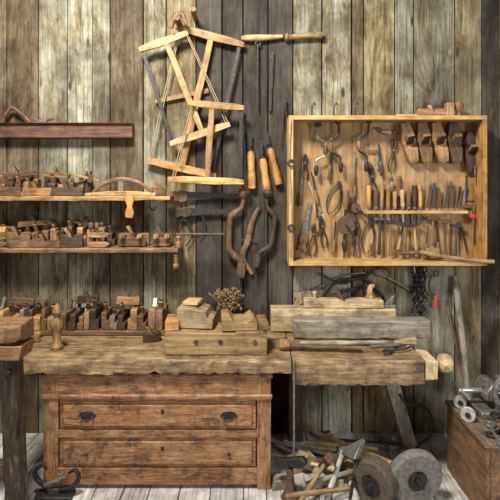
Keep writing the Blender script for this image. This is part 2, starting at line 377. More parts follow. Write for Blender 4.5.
def cclamp_parts(h=.12,w=.07,frame=None):
    f=gtube([(0,0,h*.5),(-.01,0,h*.5),(-w,0,h*.5),(-w,0,0),(-w,0,-h*.4),(-w*.1,0,-h*.42)],[.008]*6,8)
    return [('frame',frame or RUST,[f],0),('screw',STEEL,[gtube([(0,0,h*.2),(0,0,h*.85)],.006,8)],0),('handle',RUST,[gtube([(-.03,0,h*.85),(.03,0,h*.85)],.004,8)],0)]
def file_parts(L=.2,tone='mid'):
    return chisel_parts(L*.62,L*.38,.011,tone,.013)
# ---------------- left shelves ----------------
o=T('moulded_straightedge_board','long reddish-brown moulded board fixed to the plank wall','board',Vector((P(133,131,-.04).x-.63,-.058,P(50,131,-.03).z)),
  [('board',W('red','X'),[xf(gprism([(-.06,-.055),(.015,-.055),(.02,-.045),(.005,-.035),(.005,.035),(.02,.045),(.03,.055),(-.06,.055)],1.26),Matrix.Rotation(rad(90),4,'Z')@Matrix.Scale(-1,4,(1,0,0)))],.002)])
zt=o.location.z+.055
T('bow_drill','dark bent-wood bow lying on the moulded board','tool',Vector((P(15,0,-.05).x,-.05,zt+.007)),[('bow',W('red','X'),[gtube([(-.09,0,0),(-.06,0,.07),(-.02,0,.105),(.06,0,.05),(.11,0,.0)],[.010,.013,.013,.010,.007],8,5)],0)])
T('wooden_spokeshave','small dark wooden spokeshave on the moulded board','tool',Vector((P(42,0,-.06).x,-.055,zt+.017)),spokeshave_parts(.17,'brown'))
for nm,zz,x1 in (('upper',1.762,-.555),('lower',1.402,-.50)):
    T('wall_shelf','dark weathered narrow plank shelf crowded with wooden planes','shelf',Vector((0,0,0)),[('board',W('mid' if nm=='upper' else 'brown','X',.7 if nm=='lower' else 0),[rough_slab(-1.95,x1,-.229,-.003,zz-.034,zz,.004,.06)],.001)],group='plank shelves on the wall')
S1=1.763;S2=1.403
DESC={'brown':'brown','mid':'tan','dark':'dark','honey':'golden','red':'reddish','pine':'light','drift':'grey-brown','saw':'amber'}
def pl(px,z,y,L,H,t,rz,tone,wedge=.06,st=True,lab=None,grp=None,ry=0,rx=0,cof=False):
    T('wooden_moulding_plane' if st else 'wooden_coffin_plane',lab or 'old %s wooden plane with wedge and iron on the shelf'%DESC[tone],'hand plane',Vector((P(px,0,y).x,y,z)),plane_parts(L,H,t,tone,wedge,st,cof),rz=rz,ry=ry,rx=rx,group=grp)
tcyc=['brown','mid','dark','brown','saw','brown','drift','dark','mid']
def row(px0,px1,z,y,Hr,grp,off=0,L=.10):
    x=px0;i=off
    while x<px1:
        t=R.uniform(.034,.058); w=t/mm(1,y); H=R.uniform(*Hr)
        pl(x+w/2,z,y+R.uniform(-.008,.008),L,H,t,90+R.uniform(-5,5),tcyc[i%9],R.uniform(.05,.10),R.random()<.6,None,grp)
        x+=w+R.uniform(1.0,3.0); i+=1
g='wooden planes on the upper shelf'
row(-6,92,S1,-.062,(.08,.13),g)
pl(2,S1,-.180,.27,.06,.05,3,'brown',.075,False,None,g)
pl(37,S1,-.182,.22,.055,.05,-9,'mid',.07,True,None,g)
pl(68,S1,-.182,.21,.06,.045,6,'dark',.07,False,None,g,cof=True)
pl(18,S1+.132,-.065,.24,.04,.045,8,'brown',.055,False,'brown wooden plane lying on top of other planes',g,ry=-6)
pl(56,S1+.13,-.065,.2,.035,.04,-9,'mid',.05,True,'tan wooden plane lying on top of other planes',g,ry=6)
T('marking_gauge','small wooden marking gauge lying across the planes','gauge',Vector((P(84,0,-.14).x,-.14,S1+.10)),gauge_parts(.2),ry=12,rz=35)
T('wooden_compass_plane','arched golden wooden spokeshave on a flat plate','hand plane',Vector((P(121,0,-.14).x,-.14,S1)),
  [('sole',W('saw','X'),[gprism([(-.25,0),(.25,0),(.25,.018),(.1,.032),(-.1,.032),(-.25,.018)],.06)],.003),('arch',W('brown','X'),[gtube([(-.2,0,.022),(-.12,0,.085),(0,0,.115),(.12,0,.095),(.22,0,.03)],[.012,.017,.019,.016,.010],10,4,.8)],0),('iron',STEEL,[gbox((0,-.01,.065),(.035,.004,.09))],0)])
T('wooden_handled_saw','orange wooden handle hanging from the shelf edge','saw',Vector((P(130,0,-.235).x,-.2405,1.67)),
  [('handle',W('honey','Z'),[gprism([(-.028,-.055),(.02,-.06),(.03,-.02),(.016,.02),(.026,.06),(.02,.11),(-.02,.11),(-.03,.06),(-.016,.02),(-.032,-.02)],.022)],.004)])
pl(159,S1,-.10,.11,.07,.055,12,'brown',.06,False,None,g,cof=True)
T('iron_bracket_hook','black iron hook under the shelf end','hook',Vector((P(150,0,-.1).x,-.1,1.727)),[('hook',IRON,[gtube([(0,.0,0),(0,-.0,-.05),(.03,0,-.07),(.04,0,-.04)],.005,8,4)],0)])
g='wooden planes on the lower shelf'
row(-6,114,S2,-.062,(.09,.14),g,3)
pl(19,S2,-.178,.16,.105,.08,8,'mid',.085,False,None,g,cof=True)
T('wooden_hand_screw','wooden hand screw clamp standing on the shelf','clamp',Vector((P(-4,0,-.175).x,-.175,S2)),handscrew_parts(.15,'brown'),rz=10)
T('small_jack_plane','small brown wooden plane with handle on the shelf','hand plane',Vector((P(45,0,-.182).x,-.182,S2)),bench_plane_parts(.24,.05,.05,'brown',.065),rz=-7)
pl(72,S2,-.178,.15,.09,.085,10,'dark',.085,False,None,g,cof=True)
T('wooden_hand_screw','tan wooden hand screw clamp on the shelf','clamp',Vector((P(99,0,-.182).x,-.182,S2)),handscrew_parts(.15,'mid'),rz=-4)
pl(36,S2+.14,-.062,.24,.04,.045,6,'mid',.05,False,'tan wooden plane lying on top of other planes',g,ry=-5)
T('marking_gauge','small wooden marking gauge lying on the planes','gauge',Vector((P(80,0,-.062).x,-.062,S2+.13)),gauge_parts(.18,'mid'),ry=6)
def plow(px,z,y,rz,tone,L=.26):
    T('wooden_plow_plane','wooden plow plane with fence and long threaded arms','hand plane',Vector((P(px,0,y).x,y,z)),
     plane_parts(L,.09,.04,tone,.09)+[('fence',W(tone,'X'),[gprism([(-L*.45,.005),(L*.45,.005),(L*.45,.05),(L*.38,.065),(-L*.38,.065),(-L*.45,.05)],.03,y=-.055)],.003)]+
     [('arm',W('mid','Y'),[gtube([(s*L*.27,.05,.075),(s*L*.27,-.14,.075)],.010,10),glathe([(.018,-.012),(.02,0),(.018,.012)],10,TM(s*L*.27,-.09,.075)@RX90)],0) for s in(-1,1)],rz=rz)
plow(134,S2,-.10,0,'brown',.22); plow(163,S2,-.10,3,'brown',.14)
T('wooden_gauge_rod','long dark round rod laid across the shelf end','rod',Vector((P(200,0,-.2).x,-.2,S2+.093)),[('rod',W('brown','X'),[gtube([(-.17,0,0),(.17,0,.0)],.009,10)],0)])
T('wooden_gauge_block','turned block supporting a rod on the shelf end','block',Vector((P(180,0,-.2).x-.01,-.2,S2)),[('block',W('mid','Z'),[glathe([(.025,0),(.025,.03),(.015,.045),(.022,.07),(.012,.084)],14)],0)])
T('wooden_screw','threaded dark wooden screw hanging below the shelf','screw',Vector((P(176,0,-.2).x,-.2,1.26)),[('screw',W('brown','Z'),[glathe([(.02,0),(.024,.02),(.014,.035)]+[(.014+.004*(i%2),.04+i*.0065) for i in range(11)],12)],0)])
ZL=.835
T('ledge_board','dark plank ledge along the back of the workbench','shelf',Vector((0,0,0)),[('board',W('brown','X',.3),[gbox((-1.12,-.13,ZL-.017),(1.36,.235,.033))],.005)])
g='moulding planes lined up on the bench ledge'
px=-2
tl=['brown','mid','dark','brown','drift','dark','red','brown','mid','brown','dark']
i=0
while px<162:
    t=R.uniform(.034,.066); ww=t/ mm(1,-.22)
    H=R.uniform(.09,.15)
    pl(px+ww/2,ZL+.001,-.135+R.uniform(-.02,.01),R.uniform(.17,.21),H,t,90+R.uniform(-2,2)+(180 if R.random()<.25 else 0),tl[i%11] if R.random()<.85 else 'saw',R.uniform(.07,.12),R.random()<.7,None,g)
    px+=ww+R.uniform(.6,1.4); i+=1
for px_,h_,rz_,ry_,tn in [(22,.135,8,6,'brown'),(88,.15,-10,-5,'dark'),(128,.14,6,4,'mid')]:
    pl(px_,ZL+h_+.02,-.15,.16,.05,.04,rz_,tn,.05,True,'wooden plane lying across the row of planes',g,ry=ry_)
for a in [(14,.15,.07,.06,20,'brown'),(31,.13,.06,.05,-10,'mid'),(152,.12,.06,.05,15,'dark')]:
    pl(a[0],.803,-.36,a[1],a[2],a[3],a[4],a[5],.06,False,'small wooden plane standing on the bench top','small planes on the bench top',cof=True)
# ---------------- hanging centre ----------------
def bar(p1,p2,y,w,t,root,name,mat,taper=1.0,bev=.003):
    A=P(*p1,y);B=P(*p2,y); d=B-A; L=d.length; th=-math.atan2(d.z,d.x)
    M=Matrix.Translation((A+B)/2-root)@Matrix.Rotation(th,4,'Y')
    g=gprism([(-L/2,-w/2*taper),(-L*.3,-w/2*.9),(-L*.1,-w/2*1.08),(L*.1,-w/2*1.08),(L*.3,-w/2*.9),(L/2,-w/2*taper),(L/2,w/2*taper*.9),(L*.3,w/2),(-L*.3,w/2),(-L/2,w/2*taper*.9)],t)
    return (name,mat,[g],bev,M)
def rod(p1,p2,y,r,root,name,mat):
    return (name,mat,[gtube([P(*p1,y)-root,P(*p2,y)-root],r,6)],0)
def bowsaw(lab,y,armA,armB,st,blade,cord,tone='pine',w=.055):
    root=P((armA[0][0]+armB[1][0])/2,(armA[0][1]+armB[0][1])/2,y)
    T('frame_saw',lab,'saw',root,[bar(*armA,y,w,.022,root,'arm',W(tone,'X'),.7),bar(*armB,y,w,.022,root,'arm',W(tone,'X'),.7),
      bar(*st,y,w*.85,.018,root,'stretcher',W(tone,'X'),.9),bar(*blade,y,.026,.002,root,'blade',IRON,1,0),
      rod(*cord,y-.006,.0035,root,'cord',CORD),rod((cord[0][0]+1.5,cord[0][1]),(cord[1][0]+2.5,cord[1][1]),y+.004,.0035,root,'cord',CORD)],group='frame saws hanging on the wall')
bowsaw('large golden frame saw hanging tilted on the wall',-.05,((176,27),(244,45)),((146,160),(216,176)),((212,34),(181,171)),((240,43),(211,175)),((179,29),(149,160)),'saw',.056)
bowsaw('worn pine frame saw with slanted stretcher and dark blade',-.09,((139,50),(188,33)),((170,144),(230,124)),((166,42),(203,134)),((142,49),(173,144)),((186,34),(227,126)),'pine',.052)
bowsaw('upright golden frame saw hung in front of the others',-.13,((188,103),(244,108)),((168,179),(244,182)),((212,106),(207,180)),((241,108),(241,182)),((192,103),(172,179)),'saw',.05)
T('hand_saw','dark-bladed hand saw hanging level on the wall','saw',P(184,201,-.03),handsaw_parts(.40,.07,'brown'),group='hand saws below the frame saws')
T('hand_saw','long dark saw with brown handle under the frame saws','saw',P(188,216,-.045),handsaw_parts(.38,.06,'dark'),group='hand saws below the frame saws')
T('wooden_straightedge','slim golden wooden batten hanging with the frame saws','batten',P(182,96,-.018),[('batten',W('saw','X'),[gprism([(-.2,-.015),(.2,-.02),(.2,.015),(-.2,.015)],.02)],.002)],ry=-12)
T('wall_peg','stubby dark wooden peg carrying the frame saws','peg',P(180,26,0),[('peg',W('brown','Y'),[gtube([(0,.0,0),(0,-.12,.0),(0,-.17,.01)],[.024,.022,.026],10)],0)],group='wooden wall pegs')
T('wooden_brace_pad','small knotted dark wooden tool over the peg','tool',P(178,21,-.15),[('body',W('brown','Z'),[gtube([(-.05,0,-.05),(-.02,0,.03),(.03,0,.045),(.06,0,-.03)],[.014,.022,.02,.012],10,4)],0)])
T('wall_peg','wooden peg above the frame saws','peg',P(196,20,0),[('peg',W('brown','Y'),[gtube([(0,.0,0),(0,-.12,.0),(0,-.17,.02)],[.018,.018,.02],10)],0)],group='wooden wall pegs')
T('turned_wooden_bar','pale turned wooden bar fixed level on the wall','bar',P(262,38,-.03),[('bar',W('warm','X'),[gtube([(-.15,0,0),(-.12,0,0),(-.02,0,0),(.06,0,.005),(.15,0,.01)],[.014,.022,.026,.02,.014],12,2)],0)],group='turned bars on the wall')
T('turned_wooden_bar','pale turned bar with a knob end on the wall','bar',P(303,36,-.03),[('bar',W('warm','X'),[gtube([(-.13,0,-.01),(-.115,0,-.01),(-.1,0,-.01),(.0,0,0),(.14,0,.005)],[.028,.032,.02,.022,.026],12,2)],0)],group='turned bars on the wall')
T('spiral_auger','dark iron auger hanging from the turned bar','auger',P(258,112,-.03),[('shaft',IRON,[gtube([(0,0,0),(0,0,.5)],[.006,.008],8),ring(.018,.006,(0,0,.5))],0)])
T('long_paring_iron','long dark iron blade hanging from the turned bar','blade',P(270,112,-.02),[('blade',IRON,[gprism([(-.010,0),(.010,.01),(.014,.44),(-.014,.44)],.006)],0)],ry=2)
T('iron_dividers','closed dark dividers hanging beside the chisels','dividers',P(243,180,-.03),divider_parts(.5,.018),group='iron tools hanging in the centre')
T('iron_dividers','closed dark dividers hanging beside the chisels','dividers',P(285,150,-.03),divider_parts(.36,.03),group='iron tools hanging in the centre')
for a in [((252,189),-2,.09),((268,196),-8,.1),((279,185),-14,.12)]:
    T('socket_chisel','chisel with golden handle hanging blade upward','chisel',P(*a[0],-.035),chisel_parts(.13,.28,.024,'honey',.028,IRON),ry=a[1],group='golden-handled chisels on the wall')
def wbrace(px,py,ry,s,flip=1,tone='brown'):
    f=flip
    T('wooden_brace','slim dark wooden crank brace hanging on the wall','brace',P(px,py,-.05),
      [('crank',W(tone,'Z'),[gtube([(0,0,.46),(f*.01,0,.40),(f*.055,0,.36),(f*.075,0,.33),(f*.078,0,.24),(f*.075,0,.16),(f*.05,0,.12),(f*.01,0,.09),(0,0,.04)],[.012,.014,.02,.018,.015,.02,.022,.02,.02],12,4,.8)],0),
       ('pad',W(tone,'Z'),[glathe([(.012,.45),(.03,.47),(.035,.49),(.02,.515)],14)],0),('chuck',W(tone,'Z'),[gprism([(-.018,-.01),(.018,-.01),(.026,.03),(.02,.075),(-.02,.075),(-.026,.03)],.035)],.005),('bit',IRON,[gtube([(0,0,0),(0,0,-.07)],[.006,.003],8)],0)],ry=ry,s=s,group='wooden braces on the wall')
wbrace(241,276,2,1.25,-1,'brown'); wbrace(256,266,9,1.1,1,'dark')
T('yoke_clamp','bent dark wooden hook with iron pin on the wall','clamp',P(248,262,-.025),[('frame',W('brown','Z'),[gtube([(.08,0,.40),(.03,0,.30),(.0,0,.16),(-.04,0,.04),(.03,0,-.09)],[.012,.018,.022,.02,.012],10,5,.6)],0),('pin',IRON,[gtube([(-.06,0,.16),(.06,0,.16)],.006,8)],0)])
for i,(px_,py_) in enumerate([(184,246),(197,238)]):
    T('iron_dividers','dark iron callipers hanging on the dark boards','callipers',P(px_,py_,-.03),divider_parts(.2,.035,IRON,.02),group='iron tools hanging in the centre')
# ---------------- tool cabinet ----------------
X0,X1,Z0,Z1,YF,YK=.272,1.655,1.275,2.325,-.205,-.004
th=.030; yc=(YF+YK)/2; dp=YK-YF
T('open_tool_cabinet','open shallow pine wall cabinet filled with hand tools','cabinet',Vector((0,0,0)),[
 ('side_panel',W('frame','Z'),[gbox((X0+th/2,yc,(Z0+Z1)/2),(th,dp,Z1-Z0))],.002),('side_panel',W('honey','Z'),[gbox((X1-th/2,yc,(Z0+Z1)/2),(th,dp,Z1-Z0))],.002),
 ('top_panel',W('frame','X'),[gbox(((X0+X1)/2,yc,Z1-th/2),(X1-X0-2*th,dp,th))],.002),
 ('bottom_panel',W('frame','X'),[gbox(((X0+X1)/2,yc,Z0+th/2),(X1-X0-2*th,dp,th))],.002),
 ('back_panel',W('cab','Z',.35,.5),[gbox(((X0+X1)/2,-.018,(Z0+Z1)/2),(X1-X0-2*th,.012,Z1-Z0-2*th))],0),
 ('tool_rack',W('frame','X'),[gbox(((P(364,0,-.06).x+P(466,0,-.06).x)/2,-.06,P(0,212,-.06).z),(mm(102,-.06),.07,.022))],.002)])
YB=-.045
def C(px,py,y=YB): return P(px,py,y)
g='metal bit braces in the cabinet'
for px_,py_,s_,rr,m_ in [(316,176,1,2,STEEL),(341,173,-1,-3,IRON),(366,172,-1,3,IRON)]:
    T('bit_brace','worn metal bit brace with dark wooden pad','brace',C(px_,py_,-.09),brace_parts(.37,.06,m_,s_),ry=rr,group=g,s=1.03)
for px_ in (312,334,355):
    loc=P(px_,0,-.1); loc.z=Z1
    T('iron_hook_peg','short dark iron hook standing above the cabinet top','hook',loc,[('hook',IRON,[gtube([(0,0,0),(0,0,.07),(.012,0,.10),(.026,0,.09)],[.006,.006,.006,.004],8,3)],0)],group='iron hooks on the cabinet top')
T('hand_drill','dark hand drill with large round gear and brown handle','hand drill',C(344,258,-.08),handdrill_parts(.040),ry=2,s=1.5,group='hand drills in the cabinet')
T('hand_drill','small geared dark hand drill','hand drill',C(357,232,-.045),handdrill_parts(.028),ry=-4,s=1.1,group='hand drills in the cabinet')
for px_,py_,L,sp,ry in [(374,200,.26,.03,-6),(391,172,.24,.026,6),(312,256,.24,.028,5),(325,248,.24,.022,-8),(305,180,.19,.02,0)]:
    T('iron_pliers','dark iron pliers hanging in the cabinet','pliers',C(px_,py_),plier_parts(L,sp,R.choice([IRON,IRON,RUST])),ry=ry,group='pliers in the cabinet')
for px_,py_,L,ry in [(329,214,.24,18),(366,254,.24,8),(463,254,.22,-6)]:
    T('metal_callipers','thin dark callipers hanging in the cabinet','callipers',C(px_,py_),divider_parts(L,.03,R.choice([STEEL,IRON,IRON]),R.choice([0,.012])),ry=ry,group='callipers in the cabinet')
T('small_hand_saw','small saw with brown handle hanging in the cabinet','saw',C(307,238,-.04),handsaw_parts(.26,.05,'brown',STEEL),ry=-78)
T('wooden_rule','thin pale wooden rule hanging in the cabinet','rule',C(321,212,-.036),[('rule',W('pale','Z'),[gbox((0,0,.12),(.022,.006,.24))],.001)],ry=-22)
T('wooden_spokeshave','small dark spokeshave hanging in the cabinet','spokeshave',C(386,132,-.05),spokeshave_parts(.16,'brown'),ry=12)
T('wooden_spokeshave','small brown spokeshave hanging in the cabinet','spokeshave',C(390,186,-.04),spokeshave_parts(.14,'brown'),ry=-70)
for px_,ry,tn in [(407,76,'mid'),(422,82,'brown'),(437,77,'mid'),(452,84,'brown')]:
    T('small_hanging_plane','brown wooden plane with shaped throat and dark iron','hand plane',C(px_,143,-.032),plane_parts(.30,.07,.095,tn,.085,False,True),ry=ry,rx=90,group='planes hung in the cabinet')
T('coffin_plane','dark wooden smoothing plane hung upright in the cabinet','hand plane',C(468,152,-.04),plane_parts(.30,.06,.07,'dark',.07,False,True),ry=88,rx=90)
T('screwdriver','brown-handled screwdriver beside the planes','screwdriver',C(399,176),chisel_parts(.16,.13,.010,'brown',.016),ry=180)
zr=P(0,210,-.055).z
px_=369; i=0
while px_<424:
    tn=['honey','brown','mid','honey','mid','pine','brown','dark'][i%8]; hl=R.uniform(.11,.17)
    loc=P(px_,0,-.06); loc.z=zr+.02+hl
    T('paring_chisel','chisel with turned wooden handle standing in the rack','chisel',loc,chisel_parts(.12,hl,.014,tn,R.uniform(.013,.019)),ry=180+R.uniform(-4,4),group='chisels in the tool rack')
    px_+=R.uniform(5.4,7.4); i+=1
px_=427
while px_<460:
    loc=P(px_,0,-.055); loc.z=zr+.012; h=R.uniform(.12,.20)
    T('flat_file','dark steel file standing in the rack','file',loc,[('blade',R.choice([IRON,RUST,IRON]),[gprism([(-.008,0),(.008,0),(.013,h*.7),(.006,h),(-.010,h*.97)],.006)],0)],ry=R.uniform(-10,10),group='files in the tool rack')
    px_+=R.uniform(4.5,7)
for px_,py_,ry in [(380,150,180),(461,207,10)]:
    T('try_square','small try square with steel blade','square',C(px_,py_,-.035),square_parts(.09,.12),ry=ry,group='try squares in the cabinet')
for px_,py_,hl,ry,tn in [(379,255,.26,2,'dark'),(391,257,.25,-2,'mid'),(404,259,.25,4,'brown'),(417,258,.24,-5,'mid'),(432,246,.20,3,'brown'),(446,258,.26,-3,'brown'),(455,259,.24,3,'dark')]:
    T('small_hammer','small hammer hanging in the cabinet','hammer',C(px_,py_,-.07+R.uniform(-.03,.01)),hammer_parts(hl,.09,tn,.026,R.random()<.5),ry=ry,group='hammers in the cabinet')
for px_,py_,ry in [(333,254,5),(318,204,-12),(358,224,8),(358,258,-4),(300,206,5),(398,250,12),(411,245,-8),(425,258,6),(439,256,-6),(353,186,3),(382,176,-6),(318,232,-4),(372,244,-5),(329,180,4)]:
    T('awl','slim awl with worn wooden handle','awl',C(px_,py_,-.05),file_parts(.24,R.choice(['mid','brown','brown','dark'])),ry=ry+R.choice([0,0,180]) if py_>220 else ry,group='awls and files in the cabinet')
T('hammer_with_red_head','hammer with red-painted head leaning at the cabinet side','hammer',P(472,240,-.1),[('handle',W('brown','Z'),[gtube([(0,0,0),(0,0,.25)],[.014,.011],8)],0),('head',REDP,[gprism([(-.022,.155),(.022,.155),(.026,.185),(-.026,.185)],.03)],.004)],ry=4)
T('side_clamp','dark iron clamp hanging on the cabinet side panel','clamp',P(475,190,-.12),cclamp_parts(.2,.06,IRON))
T('wooden_tool_handle','pale wooden handle lying across the cabinet bottom edge','handle',P(420,252,-.17),[('shaft',W('pine','X'),[gtube([(0,0,0),(.2,-.03,-.035),(.49,-.06,-.06)],[.018,.014,.016],10,3)],0)])
T('wooden_mallet','small tan mallet lying on the cabinet floor','mallet',P(432,252,-.12),[('head',W('mid','X'),[gbox((0,0,0),(.10,.06,.06))],.006),('handle',W('brown','X'),[gtube([(-.04,0,0),(-.24,0,-.01)],[.013,.013],10)],0)])
def top(px,y=-.1): v=P(px,0,y); v.z=Z1; return v
T('wooden_moulding_plane','tan wooden plane lying on the cabinet top','hand plane',top(432),plane_parts(.22,.06,.05,'mid',.05,False),group='things on the cabinet top')
T('wooden_block','pale wooden offcut block standing on the cabinet top','block',top(449),[('block',W('pine','Z'),[gprism([(-.03,0),(.03,0),(.028,.1),(-.022,.105)],.06)],.005)])
T('turned_finial','turned brown wooden finial standing on the cabinet top','finial',top(459),[('finial',W('brown','Z'),[glathe([(.02,0),(.012,.03),(.03,.06),(.034,.09),(.02,.115)],14)],0)])
T('wooden_stick','short pale stick lying on the cabinet top','stick',top(409)+Vector((0,0,.012)),[('stick',W('pale','X'),[gtube([(-.09,0,0),(.07,.0,0)],.011,8)],0)])
T('hanging_cord','worn cord with rings hanging along the cabinet side','cord',P(291,120,-.213),[('cord',CORD,[gtube([(0,0,0),(-.012,0,-.3),(.004,0,-.6),(0,0,-.95)],.004,6,5)],0),('ring',IRON,[ring(.022,.006,(0,-.005,-.3))],0),('ring',IRON,[ring(.02,.006,(0,-.005,-.75))],0)])
# ---------------- below cabinet ----------------
T('ice_tongs','large black curved iron tongs hanging on the wall','tongs',P(360,300,-.04),[('arm',IRON,[gtube([(-.28,0,.02),(-.16,0,.14),(0,0,.16),(.14,0,.24),(.22,0,.2)],[.006,.011,.014,.011,.007],8,5)],0),('arm',IRON,[gtube([(-.3,.012,.2),(-.14,.012,.12),(.02,.012,.16),(.14,.012,.06),(.2,.012,-.04)],[.006,.011,.014,.011,.007],8,5)],0)])
T('long_scythe_rod','thin dark bent iron rod under the cabinet','rod',P(310,292,-.03),[('rod',STEEL,[gtube([(0,0,0),(.25,0,.12),(.5,0,.13),(.72,0,.02)],.006,8,5)],0)])
T('drawknife','steel drawknife hanging on the wall under the cabinet','drawknife',P(352,292,-.03),drawknife_parts(.22),ry=-12)
def links():
    o=[]
    for i in range(10):
        z=-.036*i
        for s in (-1,0,1):
            o.append(ring(.022,.0065,(s*.03+.01*math.sin(i*1.3+s),-.0+.012*((i+s)%2),z),'XZ' if (i+s)%2 else 'YZ',12,6))
    return o
T('iron_chain','bundle of dark iron chain hanging on the wall','chain',P(419,270,-.04),[('links',IRON,links(),0)])
T('red_handled_clamp','small iron clamp with a red handle hanging on the wall','clamp',P(436,295,-.04),[('frame',RUST,[gtube([(.0,0,.14),(-.04,0,.13),(-.05,0,.08),(-.04,0,.02),(0,0,.0)],.007,8,4)],0),('handle',REDP,[glathe([(.009,-.09),(.013,-.06),(.012,-.02),(.008,0)],12)],0),('hook',IRON,[ring(.02,.004,(0,0,.16))],0)])
# ---------------- workbench ----------------
XB0,XB1=-1.42,1.045
def slab(x0,x1,y0,y1,z0,z1): return gbox(((x0+x1)/2,(y0+y1)/2,(z0+z1)/2),(x1-x0,y1-y0,z1-z0))
bt=[]
ys=[-.70,-.49,-.26,-.012]
for i,(a,b_) in enumerate(zip(ys[:-1],ys[1:])): bt.append(rough_slab(XB0,.247,a+.002,b_-.002,.705,.80,.015 if i==0 else .003))
bt2=[rough_slab(.255,1.04,-.70,-.44,.64,.795,.013),rough_slab(.255,1.04,-.438,-.20,.72,.797,.003),rough_slab(.255,1.04,-.198,-.012,.72,.795,.003)]
scr=[(.022+.004*(i%2),i*.008) for i in range(20)]
BM=W('bench','X',.75,.7)
T('workbench','heavy scarred dirty-brown plank workbench with end vise','workbench',Vector((0,0,0)),[
 ('top_plank',BM,bt,.002),('top_plank',BM,bt2,.002),
 ('leg',W('grey','Z',.2),[xf(gprism([(-.045,0),(.045,0),(.045,.70),(-.045,.70)],.08),Matrix.Translation((1.12,-.2,.0))@Matrix.Rotation(rad(-16),4,'Y'))],.004),
 ('leg',W('dark','Z'),[gbox((.32,-.15,.36),(.1,.1,.72))],.004),
 ('vise_jaw',W('pale','Z'),[gprism([(1.048,.675),(1.12,.68),(1.125,.79),(1.05,.80)],.2,y=-.60)],.008),
 ('vise_screw',W('pale','X'),[glathe(scr,14,TM(1.05,-.60,.74)@RY90)],0),
 ('vise_knob',W('pale','X'),[glathe([(.03,.11),(.055,.125),(.058,.16),(.045,.185),(.02,.19)],16,TM(1.05,-.60,.745)@RY90)],0,None,[('vise_handle',W('pale','Y'),[gtube([(1.2,-.70,.745),(1.2,-.5,.745)],.011,8)],0)]),
 ])
T('iron_holdfast_rod','thin grey iron rod dropping from the bench to the floor','rod',Vector((P(294,0,-.71).x,-.712,0)),[('rod',STEEL,[gtube([(0,0,.25),(0,0,.80)],.006,8),ring(.010,.004,(0,0,.24))],0)])
# ---------------- chest ----------------
CF=-.655
cx0,cx1=P(43,0,CF).x,P(271,0,CF).x
def zr_(row,y=CF): return P(0,row,y).z
d0,d1=P(58,0,CF).x,P(257,0,CF).x
RW=W('rust','X',.8); RWZ=W('rust','Z',.8)
body=[slab(cx0,d0,CF,-.6,.0,.70),slab(d1,cx1,CF,-.6,.0,.70),slab(cx0,cx0+.03,-.6,-.06,.02,.70),slab(cx1-.03,cx1,-.6,-.06,.02,.70),slab(cx0+.03,cx1-.03,-.08,-.06,.02,.70)]
rails=[slab(d0,d1,CF,-.6,zr_(401),.70),slab(d0,d1,CF,-.6,zr_(437.5),zr_(431)),slab(d0,d1,CF,-.6,.03,zr_(469)),
       rough_slab(cx0-.006,cx1+.006,CF-.014,CF,zr_(399),zr_(394),.004),rough_slab(cx0-.010,cx1+.010,CF-.02,-.06,.682,.703,.004),slab(d0,d1,-.6,-.1,.03,.05)]
def drawer(za,zb,handles):
    w=d1-d0-.010; xc=(d0+d1)/2; zc=(za+zb)/2; h=zb-za-.010
    fr=[gbox((xc,CF+.024,zc),(w,.022,h)),gbox((xc,CF+.008,zc),(w-.05,.014,h-.045)),gbox((xc,CF+.25,zc-.01),(w-.03,.4,h-.04))]
    sub=[]
    for px_ in (87,229):
        hx=P(px_,0,CF).x
        if handles:
            sub.append(('handle',IRON,[xf(gprism([(-.055,0),(-.035,.022),(0,.028),(.035,.022),(.055,0),(.035,-.018),(-.035,-.018)],.004),TM(hx,CF-.001,zc)),gtube([(hx-.035,CF-.006,zc+.004),(hx-.035,CF-.022,zc-.006),(hx,CF-.026,zc-.022),(hx+.035,CF-.022,zc-.006),(hx+.035,CF-.006,zc+.004)],.005,8,3)],0))
        else:
            sub.append(('knob',IRON,[glathe([(.010,0),(.007,.006),(.011,.014),(.006,.02)],12,TM(hx,CF+.002,zc)@RX90)],0))
    sub.append(('keyhole_plate',IRON,[gprism([(xc+.03-.009,zc+.015),(xc+.03+.009,zc+.015),(xc+.03+.010,zc+.04),(xc+.03-.010,zc+.04)],.004,y=CF-.0)],0))
    return ('drawer',RW,fr,.004,None,sub)
T('chest_of_drawers','worn faded orange-brown wooden chest of drawers under the bench','chest of drawers',Vector((0,0,0)),[
  ('body',RWZ,body,.004),('rail',RW,rails,.003),drawer(zr_(431),zr_(401),True),drawer(zr_(469),zr_(437.5),False)])
# ---------------- on the bench ----------------
ZB=.802
def onb(px,y,z=ZB): v=P(px,0,y); v.z=z; return v
bw=mm(103,-.62)
T('notched_timber_block','large warm-brown notched timber block with holes on the bench','block',onb(217,-.5),[('block',W('warm','X',.5,.6),[gprism([(-bw/2,0),(bw/2,0),(bw/2,.115),(bw*.46,.14),(bw*.2,.14),(bw*.19,.13),(-bw/2+.01,.14),(-bw/2,.13)],.25)],.006),
   ('hole_plug',W('dark','Z'),[glathe([(.014,0),(.014,.012)],12,TM(x_,-.12,.08)@RX90) for x_ in (-.12,.03,.24)],0)])
zz=ZB+.142
def blockobj(px,y,pts,dp,tone,rz=0,z=zz,lab='pale wooden block stacked on the timber block',nm='wooden_block',axis='X'):
    T(nm,lab,'block',onb(px,y,z),[('block',W(tone,axis,.4,.7),[gprism(pts,dp)],.004)],rz=rz,group='blocks stacked on the bench')
def rect(w,h): return [(-w/2,0),(w/2,0),(w/2,h*.95),(w/2-.006,h),(-w/2+.006,h),(-w/2,h*.96)]
blockobj(198,-.46,[(-.115,0),(.11,0),(.11,.055),(.075,.06),(.065,.10),(-.02,.125),(-.10,.13),(-.115,.12)],.20,'pale',-5,lab='bulky pale block with stepped sloping top')
blockobj(173,-.52,rect(.085,.06),.17,'honey',4,lab='narrow golden wooden block at the timber end')
